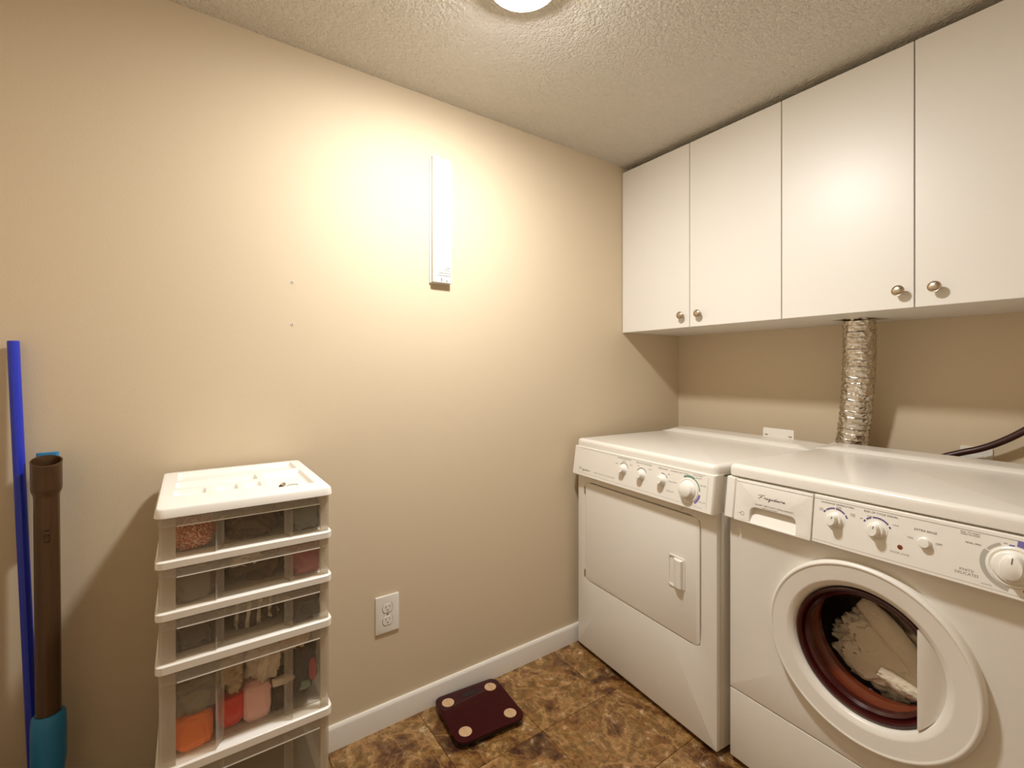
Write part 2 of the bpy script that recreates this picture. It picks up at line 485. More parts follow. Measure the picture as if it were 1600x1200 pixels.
# ------------------------------------------------------------------ wall cabinets
CY = -.4457; CZ0, CZ1 = 1.384, 2.156
DW = .3667
def knob(parent, x, z, yf):
    b = bmesh.new()
    lathe(b, [(.0075, 0), (.0075, .004), (.0055, .007), (.0055, .012), (.0095, .018), (.0145, .022), (.0155, .0235), (.0155, .0255), (.0138, .0268), (.0132, .0266),
              (.0120, .0274), (.0105, .0283), (.006, .0294), (.0015, .0297)], (x, yf, z), (0, -1, 0), 28, True, True)
    return obj('knob', b, 'nickel', parent, world=True)
def cabinet(x0, label, hole=None):
    c = thing('wall_cabinet', (x0, 0, CZ0), label, 'cabinet', group='white wall cabinets over the machines')
    x1 = x0+2*DW; yb = -.001; yf = CY+.0185; t = .016
    b = bmesh.new()
    e = .0006
    for a0, a1 in ((x0+e, x0+t), (x1-t, x1-e)):
        b = bmesh.new(); box(b, a0, a1, yf, yb, CZ0+.002, CZ1-.002)
        obj('side_panel', b, 'cabinet_white', c, True, smooth=False)
    b = bmesh.new(); box(b, x0+t, x1-t, yf, yb, CZ1-.002-t, CZ1-.002)
    obj('top_panel', b, 'cabinet_white', c, True, smooth=False)
    b = bmesh.new(); box(b, x0+t, x1-t, yb-.006, yb, CZ0+.018, CZ1-.018)
    obj('back_panel', b, 'cabinet_white', c, True, smooth=False)
    b = bmesh.new()
    if hole:
        cx, cy, poly = hole
        ths_in = poly
        def pin(px, py):
            s = None
            for k in range(len(poly)):
                ax_, ay_ = poly[k]; bx_, by_ = poly[(k+1) % len(poly)]
                cr = (bx_-ax_)*(py-ay_)-(by_-ay_)*(px-ax_)
                if s is None: s = cr > 0
                elif (cr > 0) != s: return False
            return True
        ex = corners((cx, cy), x0+t, x1-t, yf, yb)+[math.atan2(q[1]-cy, q[0]-cx) for q in poly]
        plate_hole(b, lambda px, py: x0+t <= px <= x1-t and yf <= py <= yb, pin, (cx, cy), 24, CZ0+.002, CZ0+.018, ex, lambda a, q, d: (a, q, d))
    else:
        box(b, x0+t, x1-t, yf, yb, CZ0+.002, CZ0+.018)
    obj('bottom_panel', b, 'cabinet_white', c, True, smooth=False)
    for k in (0, 1):
        a0 = x0+k*DW+.0014; a1 = x0+(k+1)*DW-.0014
        b = bmesh.new(); box(b, a0, a1, CY, CY+.018, CZ0, CZ1, .0012, 1)
        d = obj('door', b, 'cabinet_white', c, True)
        knob(d, a1-.031 if k == 0 else a0+.047, 1.4345, CY+.001)
    return c
cabinet(0.0015, 'white double door wall cabinet in the corner against the tan wall')
cabinet(0.0015+2*DW, 'white double door wall cabinet with foil duct rising into its base',
        hole=(.872, -.19, [(.806, -.222), (.915, -.258), (.956, -.120), (.838, -.100)]))

# ------------------------------------------------------------------ foil duct
P0, P1, P2 = Vector((.8765, -.188, 1.46)), Vector((.876, -.112, 1.12)), Vector((.784, -.058, .74))
def duct_path(t):
    return P0*(1-t)**2+P1*2*t*(1-t)+P2*t*t
b = bmesh.new(); N = 260; pts = []; rad = []
for i in range(N+1):
    t = i/N; pts.append(duct_path(t))
n_ar = 44; loops = []
ridge_n = 34
a_ = None
for i, p in enumerate(pts):
    d = (pts[min(i+1, N)]-pts[max(i-1, 0)]).normalized()
    a_, b_ = frame_of(d)
    ph = (i/N*ridge_n) % 1.0
    bead = .0034*max(0, 1-abs(ph-.5)/.13)
    loop = []
    for k in range(n_ar):
        th = 2*PI*k/n_ar
        cr = noise.noise(Vector((math.cos(th)*5, math.sin(th)*5, i/N*34)))*.0022 + noise.noise(Vector((math.cos(th)*11, math.sin(th)*11, i/N*80)))*.0016
        rr = .0495+(bead if bead > 0 else 0)+(cr if bead <= 0 else 0)
        loop.append(p+a_*rr*math.cos(th)+b_*rr*math.sin(th))
    loops.append(loop)
loft(b, loops, False, False)
duct = tag(obj('dryer_duct', b, 'foil', ang=60), 'silver foil flexible vent duct running from behind the washer into the cabinet', 'duct')
recenter(duct, (.784, -.058, .74))

# ------------------------------------------------------------------ appliances
MW, MD = .686, .66
def lid(parent, z0, z1, name='lid', rise=.015):
    b = bmesh.new(); lo = []
    for ins, z in ((.004, z0), (0, z0+.003), (0, z1-.014), (.0015, z1-.008), (.005, z1-.0035), (.010, z1-.001), (.016, z1)):
        lo.append([(x, y, z) for x, y in rrect(-.002+ins, MW+.002-ins, -.008+ins, MD-ins, .022-min(ins, .012), 6)])
    loft(b, lo)
    o = obj(name, b, 'enamel', parent, ang=50)
    b = bmesh.new()
    prof = [(MD-.135, -.004), (MD-.133, .0005), (MD-.122, rise*.75), (MD-.114, rise), (MD-.108, rise+.0006), (MD-.004, rise), (MD-.001, rise-.004), (MD-.001, -.004)]
    lo = []
    for x, k in ((.001, .0), (.03, .55), (.05, .93), (.065, 1), (MW-.065, 1), (MW-.05, .93), (MW-.03, .55), (MW-.001, 0)):
        kk = max(k, .05)
        lo.append([(x, y, z1+(z*(kk if y < MD-.05 else max(kk, .85)) if z > 0 else z)) for y, z in prof])
    loft(b, lo)
    obj('rear_ledge', b, 'enamel', o, ang=40)
    return o

PL0, PL1 = Vector((0, -.030, .7565)), Vector((0, -.013, .8765))
PV = (PL1-PL0).normalized(); PN = Vector((0, -PV.z, PV.y)); PLEN = (PL1-PL0).length
XS = [0.0]
def pmp(a, v, d): return PL0+Vector((a+XS[0], 0, 0))+PV*v+PN*d        # panel coordinates
def pz(z): return (z-PL0.z)/PV.z                                  # height -> panel v
def console(parent, x0, x1, name='control_panel', bev=.004):
    b = bmesh.new()
    prof = [(PL0.y+.002, PL0.z), (PL0.y, PL0.z+.003), (PL1.y, PL1.z-.001), (PL1.y+.003, PL1.z), (.03, PL1.z), (.03, PL0.z+.004), (0.0, PL0.z)]
    lo = []
    for x, sh in ((x0, .007), (x0+.0015, .003), (x0+.005, .0), (x1-.005, .0), (x1-.0015, .003), (x1, .007)):
        if bev == 0: sh = 0
        lo.append([(x, y+(sh if y < 0 else 0), z) for y, z in prof])
    loft(b, lo)
    return obj(name, b, 'appliance_plastic', parent, ang=30)
def dial(parent, x, z, r, ang=90, name='knob', flat=False):
    """rotary knob with a raised grip, on the tilted console"""
    c = pmp(x, pz(z), 0)
    b = bmesh.new()
    lathe(b, [(r*1.28, -.0005), (r*1.28, .0008), (r*1.2, .0014), (r*1.12, .0008), (r*1.1, .001), (r*1.02, .002), (r, .006), (r*.93, .0085), (r*.86, .0095), (.001, .0098)], c, PN, 36, False, True)
    k = obj(name, b, 'knob_plastic', parent)
    # grip
    b = bmesh.new(); ca, sa = math.cos(R(ang)), math.sin(R(ang))
    gl = r*.80; gw = r*(.84 if flat else .56); H = .0095+(.012 if flat else .014)
    def gm(a, q, d):
        return c+Vector((1, 0, 0))*(a*ca-q*sa)+PV*(a*sa+q*ca)+PN*d
    lo = []
    for s, dd in ((1.12, .0085), (1.0, .0125), (.95, H-.002), (.86, H)):
        lo.append([gm(gl*s*math.cos(2*PI*i/24)*(1 if abs(math.cos(2*PI*i/24)) > 0 else 1), gw*s*math.sin(2*PI*i/24), dd) for i in range(24)])
    loft(b, lo)
    obj('grip', b, 'knob_plastic', k, ang=50)
    if flat: return k
    b = bmesh.new()
    e = gl*.95
    ribbon(b, [(e*.35, 0), (e*.85, 0)], .0016, lambda a, q, d: gm(a, q, d), H+.0004)
    obj('pointer_line', b, 'print_grey', k, smooth=False)
    return k

# ---- dryer
dryer = thing('dryer', (.0375, -.769, 0), 'white front load clothes dryer with square hinged door in the corner', 'dryer', R(-4.9))
b = bmesh.new(); box(b, .0, MW, .022, MD-.005, .018, .868, .004, 2)
obj('body', b, 'enamel', dryer)
b = bmesh.new()
ox0, ox1, oz0, oz1 = .0, MW, .018, .868
dx0, dx1, dz0, dz1 = .048, .628, .308, .728
c0 = ((dx0+dx1)/2, (dz0+dz1)/2)
plate_hole(b, lambda x, z: ox0 <= x <= ox1 and oz0 <= z <= oz1, lambda x, z: inside_rr(x, z, dx0, dx1, dz0, dz1, .022), c0, 72, 0, .0225,
           corners(c0, ox0, ox1, oz0, oz1), bev=.004)
obj('front_panel', b, 'enamel', dryer, ang=30)
b = bmesh.new(); slab(b, rrect(dx0+.0018, dx1-.0035, dz0+.003, dz1-.004, .020), -.001, .020, lambda a, z, d: (a, d, z), .0035)
dd = obj('door', b, 'enamel', dryer)
# door pull: rounded bezel with a raised grip on its right side
b = bmesh.new()
hx0, hx1, hz0, hz1 = .499, .568, .468, .575
plate_hole(b, lambda x, z: inside_rr(x, z, hx0, hx1, hz0, hz1, .009), lambda x, z: inside_rr(x, z, hx0+.005, hx1-.005, hz0+.005, hz1-.005, .006),
           ((hx0+hx1)/2, (hz0+hz1)/2), 40, -.004, .0, corners(((hx0+hx1)/2, (hz0+hz1)/2), hx0, hx1, hz0, hz1))
hd = obj('door_pull', b, 'appliance_plastic', dd)
b = bmesh.new()
lo = []
for x, h in ((hx0+.022, -.0012), (hx0+.030, -.010), (hx0+.040, -.016), (hx1-.016, -.018), (hx1-.007, -.0165), (hx1-.005, -.012), (hx1-.005, -.0005)):
    lo.append([(x, h, hz0+.008), (x, h, hz1-.008), (x, .0, hz1-.006), (x, .0, hz0+.006)])
loft(b, lo)
obj('grip', b, 'appliance_plastic', hd, ang=50)
for z in (.690, .335):
    b = bmesh.new(); box(b, dx0-.006, dx0+.002, -.0016, .004, z-.016, z+.016, .001, 1); obj('hinge', b, 'nickel', dryer)
b = bmesh.new(); box(b, .01, MW-.01, .03, MD-.02, .004, .02); obj('toe_base', b, 'base_steel', dryer)
for x in (.05, MW-.05):
    for y in (.07, MD-.07):
        b = bmesh.new(); lathe(b, [(.018, 0), (.018, .01), (.008, .012), (.008, .02)], (x, y, 0), (0, 0, 1), 16, True, True); obj('foot', b, 'foot_black', dryer)
lid(dryer, .872, .908)
pan = console(dryer, -.004, MW+.004)
for kx in (.300, .392, .487):
    k = dial(pan, kx, .826 if kx < .35 else .823, .0172, 112, flat=True)
k = dial(pan, .597, .814, .030, 55, flat=True)
b = bmesh.new(); lathe(b, [(.037, .0002), (.0385, .002), (.036, .003), (.033, .002), (.03, .001)], pmp(.597, pz(.814), 0), PN, 40); obj('dial_ring', b, 'knob_plastic', pan)
b = bmesh.new()
for x, z, a0, a1 in ((.300, .826, 140, 86), (.300, .826, 80, 20), (.392, .823, 150, 25), (.487, .823, 100, 62), (.487, .823, 56, 28)):
    arc_print(b, (x, pz(z)), .0245, a0, a1, .0024, pmp)
tag(obj('dial_marks', b, 'print_grey', pan, smooth=False), kind='stuff')
b = bmesh.new(); arc_print(b, (.597, pz(.814)), .0445, 118, 62, .007, pmp); arc_print(b, (.597, pz(.814)), .0435, 60, 6, .004, pmp); obj('green_band', b, 'print_green', pan, smooth=False)
b = bmesh.new(); arc_print(b, (.597, pz(.814)), .0445, -8, -52, .007, pmp); obj('purple_band', b, 'print_violet', pan, smooth=False)
b = bmesh.new()
for s, x, z, sz in (('DRYNESS SELECTION', .300, .8655, .0058), ('HIGH', .262, .843, .0045), ('NORMAL', .300, .856, .0045), ('FLUFF', .337, .848, .0045),
                    ('END OF CYCLE SIGNAL', .400, .8635, .0058), ('OFF', .375, .852, .0045), ('LOUD', .430, .849, .0045),
                    ('PRESS SAVER', .487, .862, .0058), ('OFF', .514, .848, .0045), ('AUTOMATIC DRY', .545, .862, .005),
                    ('NORMAL', .583, .864, .004), ('PUSH TO START', .628, .8655, .004), ('DELICATE', .632, .858, .004), ('LESS DRY', .651, .838, .0045),
                    ('COOL DOWN', .532, .826, .0045), ('TIMED DRY', .525, .794, .005), ('AIR FLUFF', .652, .787, .0045)):
    text_bm(b, s, (x, pz(z)), sz*1.25, pmp)
for z in (.871, .770):
    ribbon(b, [(.035, pz(z)), (.655, pz(z))], .0006, pmp)
ribbon(b, [(.668, pz(.866)), (.668, pz(.772))], .0006, pmp)
tag(obj('panel_print', b, 'print_light', pan, smooth=False), kind='stuff')

SCRIPT = [  # hand-drawn script strokes, unit x-height
    [(-.5, 1.25), (-.2, 1.65), (.5, 1.75), (1.5, 1.7), (2.3, 1.95)], [(1.15, 1.7), (.8, .9), (.45, .15), (.0, -.15), (-.3, .1)], [(.2, .75), (.9, .85), (1.5, .8)],
    [(2.2, .05), (2.6, .85), (2.75, .7), (3.15, .8), (3.1, .2), (3.5, .1), (3.9, .75), (3.85, .1), (4.2, .1), (4.75, .75)],
    [(5.3, .7), (4.9, .75), (4.7, .3), (4.95, .05), (5.25, .4), (5.35, .75), (5.1, -.7), (4.7, -.85), (4.8, -.4), (5.6, .1), (6.1, .75), (6.05, .1), (6.4, .1), (6.8, .5)],
    [(7.35, .65), (6.95, .72), (6.75, .3), (6.95, .05), (7.3, .35), (7.75, 1.55), (7.4, .2), (7.7, .05), (8.1, .5)],
    [(8.65, .65), (8.25, .72), (8.05, .3), (8.25, .05), (8.6, .35), (8.75, .7), (8.7, .15), (9.0, .1), (9.4, .75), (9.35, .1), (9.7, .1), (10.1, .85), (10.25, .7), (10.6, .78), (10.55, .2), (10.9, .1), (11.3, .35), (11.6, .65), (11.4, .8), (11.15, .4), (11.4, .05), (12.2, .35)],
    [(3.98, 1.15), (4.08, 1.25)], [(6.2, 1.15), (6.3, 1.25)], [(9.5, 1.15), (9.6, 1.25)]]
def script(bm, x, z, k, w):
    for st in SCRIPT:
        # Catmull-Rom smoothing
        pts = []
        P = [st[0]]+st+[st[-1]]
        for i in range(1, len(P)-2):
            for t in (0, .25, .5, .75):
                pts.append(tuple(.5*((2*P[i][q])+(-P[i-1][q]+P[i+1][q])*t+(2*P[i-1][q]-5*P[i][q]+4*P[i+1][q]-P[i+2][q])*t*t+(-P[i-1][q]+3*P[i][q]-3*P[i+1][q]+P[i+2][q])*t**3) for q in (0, 1)))
        pts.append(st[-1])
        ribbon(bm, [(x+(a+q*.25)*k, pz(z)+q*k*.9) for a, q in pts], w, pmp)
b = bmesh.new(); script(b, .040, .782, .0058, .0012); text_bm(b, 'GALLERY   HEAVY DUTY   EXTRA CAPACITY', (.135, pz(.784)), .0062, pmp, 'LEFT')
tag(obj('brand_lettering', b, 'print_grey', pan, smooth=False), kind='stuff')
# white metal bracket standing at the back of the dryer top
b = bmesh.new()
bz = .9235
slab(b, [(.0, -.03), (.0, .032), (.003, .036), (.028, .036), (.030, .034), (.032, .036), (.096, .036), (.098, .033), (.100, .036), (.125, .036), (.128, .032), (.128, -.03)], 0, .003,
     lambda a, z, d: (.432+a, MD-.004+d, bz+z), .0006, 1)
br = obj('rear_bracket', b, 'enamel', dryer)
for a in (.006, .106):
    cb = bmesh.new(); slab(cb, rrect(.432+a, .432+a+.016, bz+.004, bz+.010, .003, 3), MD-.006, MD+.001, lambda a, z, d: (a, d, z)); cut(br, cb)
    b = bmesh.new(); lathe(b, [(.0028, -.001), (.0028, .002)], (.432+a+.008, MD-.003, bz+.007), (0, 1, 0), 14, True, True)
    obj('bracket_screw', b, 'nickel', br)

# ---- washer
washer = thing('washer', (.7460, -.797, 0), 'white front load washing machine with round window and white laundry inside', 'washing machine', R(-3.1))
ZW = .0085
b = bmesh.new()
dcx, dcz, DR = .352, .510, .2195
box(b, 0, .012, .022, MD-.005, .018, .876); box(b, MW-.012, MW, .022, MD-.005, .018, .876); box(b, .012, MW-.012, MD-.02, MD-.005, .018, .876)
box(b, .012, MW-.012, .04, MD-.02, .018, .03); box(b, .012, MW-.012, .03, MD-.02, .862, .876)
obj('body', b, 'enamel', washer, smooth=False)
b = bmesh.new(); fz0 = .2290
plate_hole(b, lambda x, z: 0 <= x <= MW and fz0 <= z <= .876, lambda x, z: (x-dcx)**2+(z-dcz)**2 <= (DR-.012)**2, (dcx, dcz), 96, 0, .0225,
           corners((dcx, dcz), 0, MW, fz0, .876), bev=.0035)
obj('front_panel', b, 'enamel', washer, ang=30)
b = bmesh.new(); box(b, 0, MW, 0, .0225, .018, .2262, .0035, 2); obj('access_panel', b, 'enamel', washer)
b = bmesh.new(); box(b, .012, MW-.012, .03, MD-.03, .004, .02); obj('toe_base', b, 'base_steel', washer)
for x in (.05, MW-.05):
    for y in (.07, MD-.07):
        b = bmesh.new(); lathe(b, [(.018, 0), (.018, .01), (.008, .012), (.008, .02)], (x, y, 0), (0, 0, 1), 16, True, True); obj('foot', b, 'foot_black', washer)
lid(washer, .8805, .9165, rise=.0115)
# door: ring, window segment, glass
WR = .158
b = bmesh.new()
lathe(b, [(DR, .004), (DR, -.014), (DR-.0015, -.0195), (DR-.004, -.0230), (DR-.007, -.0240), (DR-.0095, -.0235), (DR-.0110, -.0222), (DR-.013, -.0218), (WR+.016, -.0205), (WR+.0125, -.0198), (WR+.010, -.0180), (WR+.003, -.0150), (WR, -.011), (WR-.006, .004), (WR-.006, .02), (DR-.02, .02), (DR-.02, .004)],
      (dcx, 0, dcz), (0, 1, 0), 96)
door = obj('door', b, 'appliance_plastic', washer, ang=40)
# white finger-grip segment closing the right side of the window
b = bmesh.new()
chx = .108
rows = []
NA, NB = 12, 28
zmax = math.sqrt((WR-.002)**2-chx**2)
for j in range(NB+1):
    z = -zmax+2*zmax*j/NB
    xe = math.sqrt(max((WR-.002)**2-z*z, chx*chx)) 
    row = []
    for i in range(NA+1):
        t = i/NA; x = chx+(xe-chx)*t
        rr = math.hypot(x, z)/WR
        y = -.0165+.022*min(1, (t*(xe-chx)/.05))**1.6
        row.append(b.verts.new((dcx+x, y, dcz+z)))
    rows.append(row)
for j in range(NB):
    for i in range(NA):
        vv = (rows[j][i], rows[j][i+1], rows[j+1][i+1], rows[j+1][i])
        b.faces.new(vv)
g = bmesh.ops.extrude_face_region(b, geom=b.faces[:])
for v in [q for q in g['geom'] if isinstance(q, bmesh.types.BMVert)]: v.co.y += .030
bmesh.ops.remove_doubles(b, verts=b.verts, dist=.00002)
obj('finger_grip', b, 'appliance_plastic', door, ang=40)
b = bmesh.new(); lathe(b, [(WR-.0055, -.006), (WR-.010, -.0085), (WR-.015, -.006), (WR-.017, .006), (WR-.022, .004), (WR-.028, .010), (WR-.028, .026), (WR-.004, .026)], (dcx, 0, dcz), (0, 1, 0), 96)
bmesh.ops.delete(b, geom=[v for v in b.verts if v.co.x-dcx > chx+.006], context='VERTS')
obj('window_seal', b, 'gasket_dark', door)
b = bmesh.new(); lathe(b, [(WR-.018, .006), (WR-.034, .034), (WR-.046, .056), (WR-.056, .064), (WR-.064, .066), (.05, .070), (.002, .072)], (dcx, 0, dcz), (0, 1, 0), 96, False, True)
obj('window_glass', b, 'door_glass', door, ang=60)
b = bmesh.new(); lathe(b, [(DR-.03, .026), (WR-.004, .028), (WR+.004, .06), (WR-.022, .075), (WR-.018, .10), (.235, .11)], (dcx, 0, dcz), (0, 1, 0), 96)
obj('door_boot', b, 'gasket', washer)
b = bmesh.new(); lathe(b, [(.145, .105), (.235, .112), (.238, .13), (.238, .42), (.22, .44), (.05, .46), (.002, .46)], (dcx, 0, dcz), (0, 1, 0), 64, False, True)
obj('drum', b, 'drum_metal', washer)
# console
XS[0] = -.006
end = console(washer, -.003, .0298, 'panel_end')
ctl = console(washer, .2452, MW+.004, 'control_panel')
b = bmesh.new()
ux0, ux1 = .0372, .2498
hx0, hx1, hz0, hz1 = .084, .2125, pz(.7605), pz(.8055)
cc = ((hx0+hx1)/2, (hz0+hz1)/2)
def hole_t(x, v):
    if v < hz0: return False
    return inside_rr(x, v, hx0, hx1, hz0-.03, hz1, .016)
plate_hole(b, lambda x, v: ux0 <= x <= ux1 and 0.0 <= v <= PLEN, hole_t, cc, 64, 0, -.028, corners(cc, ux0, ux1, 0.0, PLEN)+corners(cc, hx0, hx1, hz0, hz1), pmp, bev=.0012)
dis = obj('dispenser_drawer', b, 'appliance_plastic', washer, ang=30)
b = bmesh.new()
loft(b, [[pmp(hx0-.004, v, d) for v, d in ((hz0-.001, -.003), (hz0-.001, -.03), (hz1+.006, -.03), (hz1+.006, -.024))], [pmp(hx1+.004, v, d) for v, d in ((hz0-.001, -.003), (hz0-.001, -.03), (hz1+.006, -.03), (hz1+.006, -.024))]])
obj('handle_recess', b, 'appliance_plastic', dis)
b = bmesh.new(); script(b, .108, .834, .0061, .0012)
text_bm(b, 'GALLERY  HEAVY DUTY  EXTRA CAPACITY', (.098, pz(.815)), .0056, pmp, 'LEFT'); text_bm(b, 'TUMBLE ACTION WASHER', (.118, pz(.8085)), .0036, pmp, 'LEFT')
ribbon(b, [(.05, pz(.780)), (.058, pz(.780))], .0009, pmp); arc_print(b, (.063, pz(.780)), .005, 0, 360, .0009, pmp)
ribbon(b, [(.039, pz(.869)), (.249, pz(.869))], .0009, pmp)
tag(obj('brand_lettering', b, 'print_grey', dis, smooth=False), kind='stuff')
dial(ctl, .3035, .8235, .0175, 72, flat=False); dial(ctl, .391, .8235, .0175, 78)
b = bmesh.new()
for x, a in ((.3035, ((150, 137), (133, 92), (88, 44), (38, 22))), (.391, ((150, 140), (134, 112), (106, 40), (32, 22)))):
    for a0, a1 in a: arc_print(b, (x, pz(.8235)), .0292, a0, a1, .0036, pmp)
tag(obj('dial_marks', b, 'print_purple', ctl, smooth=False), kind='stuff')
bc = pmp(.4805, pz(.822), 0)
b = bmesh.new(); lathe(b, [(.0125, -.001), (.0125, .001), (.0105, .0022), (.0102, .009), (.0092, .0105), (.001, .0110)], bc, PN, 28, False, True); obj('push_button', b, 'knob_plastic', ctl)
b = bmesh.new(); lathe(b, [(.005, -.001), (.005, .001), (.0035, .0016), (.0005, .002)], pmp(.4375, pz(.800), 0), PN, 20, False, True); obj('indicator_light', b, 'lens_red', ctl)
mk = (.616, .8165)
dial(ctl, mk[0], mk[1], .0315, 85)
b = bmesh.new()
lathe(b, [(.0375, .0002), (.0382, .0022), (.0362, .0034), (.0338, .0028), (.032, .0006)], pmp(mk[0], pz(mk[1]), 0), PN, 44); obj('dial_ring', b, 'knob_plastic', ctl)
b = bmesh.new(); arc_print(b, (mk[0], pz(mk[1])), .0445, 262, 150, .0085, pmp); arc_print(b, (mk[0], pz(mk[1])), .0445, 147, 116, .005, pmp); obj('silver_band', b, 'print_silver', ctl, smooth=False)
b = bmesh.new(); arc_print(b, (mk[0], pz(mk[1])), .0475, 86, 40, .012, pmp); arc_print(b, (mk[0], pz(mk[1])), .0415, 101, 90, .003, pmp); obj('violet_band', b, 'print_violet', ctl, smooth=False)
b = bmesh.new(); arc_print(b, (mk[0], pz(mk[1])), .0425, 288, 340, .004, pmp); obj('purple_band', b, 'print_purple', ctl, smooth=False)
b = bmesh.new()
for s, x, z, sz in (('WASH/RINSE TEMPERATURES', .307, .8625, .0064), ('HOT\nCOLD', .272, .8435, .0045), ('WARM\nCOLD', .311, .8545, .0045), ('COLD\nCOLD', .342, .846, .0045),
                    ('END OF CYCLE SIGNAL', .398, .8625, .0072), ('OFF', .360, .843, .0045), ('QUIET', .377, .8525, .0045), ('LOUD', .4275, .845, .0045),
                    ('EXTRA RINSE', .4805, .847, .0075), ('ON', .455, .826, .007), ('OFF', .504, .826, .007), ('DOOR LOCK', .4375, .786, .0068),
                    ('PULL TO START\nPUSH TO STOP', .552, .862, .0048), ('FINAL SPIN', .557, .8445, .0055), ('OFF', .603, .859, .004), ('KNITS/\nDELICATES', .549, .785, .0085), ('NORMAL', .579, .7715, .0045)):
    text_bm(b, s, (x, pz(z)), sz*.88, pmp)
ribbon(b, [(.2525, pz(.869)), (.686, pz(.869))], .0006, pmp)
ribbon(b, [(.2525, pz(.7655)), (.686, pz(.7655))], .0006, pmp)
tag(obj('panel_print', b, 'print_grey', ctl, smooth=False), kind='stuff')

# ---- laundry seen through the window (own things resting in the drum)
WM = basis(washer)
def in_washer(bm):
    bm.transform(WM); return bm
bm = lump((dcx+.035, .160, dcz-.045), (.150, .075, .105), seed=3, fold=.24, freq=2.2, sub=6, fine=.03, rz=0)
for v in bm.verts:
    # keep the heap behind the glass bowl and inside the drum
    x, z = v.co.x-dcx, v.co.z-dcz; r = math.hypot(x, z)
    lim = .1035 if r < .125 else .116
    if v.co.y < lim: v.co.y = lim+(v.co.y-lim)*.05
    if r > .225: v.co.x = dcx+x*.225/r; v.co.z = dcz+z*.225/r
o = tag(obj('towel', in_washer(bm), 'towel_white', ang=180), 'crumpled white towel heaped behind the round washer window', 'towel')
recenter(o, WM @ Vector((dcx+.03, .15, dcz-.16)))
def fold_strip(pts, w, th, seed, m, name, label, cat):
    """thick folded cloth band along a path"""
    b = bmesh.new(); lo = []
    n = 26
    P = [Vector(p) for p in pts]
    for i in range(25):
        t = i/24*(len(P)-1); k = min(int(t), len(P)-2); f = t-k
        c = P[k].lerp(P[k+1], f)
        d = (P[k+1]-P[k]).normalized(); side = d.cross(Vector((0, -1, 0))).normalized(); out = Vector((0, -1, 0))
        ww = w*(.55+.45*math.sin(PI*min(1, max(0, .12+.8*i/24))))
        lo.append([c+side*(ww*math.cos(2*PI*q/n)*(1+.16*noise.noise(Vector((q*.4, i*.3, seed)))))+out*(th*math.sin(2*PI*q/n)*(1+.35*noise.noise(Vector((q*.7, i*.35, seed+9))))) for q in range(n)])
    loft(b, lo)
    return tag(obj(name, in_washer(b), m, ang=180), label, cat)
o = fold_strip([(dcx-.045, .108, dcz+.085), (dcx+.0, .093, dcz+.055), (dcx+.055, .090, dcz+.005), (dcx+.105, .092, dcz-.055)], .030, .012, 2, 'towel_white', 'hand_towel', 'thick white folded hand towel lying across the heaped towel in the washer', 'towel')
recenter(o, WM @ Vector((dcx+.105, .086, dcz-.055)))
o = fold_strip([(dcx+.0, .092, dcz-.075), (dcx+.045, .091, dcz-.088), (dcx+.085, .092, dcz-.092)], .020, .012, 6, 'towel_white', 'washcloth', 'small white rolled washcloth at the bottom of the washer window', 'washcloth')
recenter(o, WM @ Vector((dcx+.06, .08, dcz-.10)))

# ------------------------------------------------------------------ hose and wall plate behind the washer
b = bmesh.new()
hp = [(1.02, -.072, .80), (1.04, -.066, .865), (1.075, -.06, .902), (1.12, -.056, .925), (1.17, -.054, .946), (1.215, -.054, .973), (1.262, -.056, 1.010), (1.32, -.06, 1.066), (1.39, -.06, 1.145), (1.44, -.045, 1.215), (1.46, -.02, 1.25), (1.462, .002, 1.26)]
fine = []
for i in range(len(hp)-1):
    p = [Vector(hp[max(i-1, 0)]), Vector(hp[i]), Vector(hp[i+1]), Vector(hp[min(i+2, len(hp)-1)])]
    for t in (0, .2, .4, .6, .8):
        fine.append(.5*((2*p[1])+(-p[0]+p[2])*t+(2*p[0]-5*p[1]+4*p[2]-p[3])*t*t+(-p[0]+3*p[1]-3*p[2]+p[3])*t**3))
fine.append(Vector(hp[-1]))
tube(b, fine, .0105, 16)
o = tag(obj('drain_hose', b, 'hose_rubber'), 'dark rubber hose curving up from behind the washing machine', 'hose'); recenter(o, hp[0])
def wall_mp(a, z, d): return (a, -d, z)
pl = thing('wall_plate', (1.15, 0, .87), 'white wall plate behind the hose above the washing machine', 'wall plate')
b = bmesh.new(); slab(b, rrect(1.113, 1.192, .826, .945, .004, 3), .0, .006, wall_mp, .002); obj('plate', b, 'outlet_plastic', pl, True)
b = bmesh.new(); slab(b, rrect(1.136, 1.169, .853, .918, .004, 3), .005, .0085, wall_mp, .001); obj('insert', b, 'outlet_plastic', pl, True)

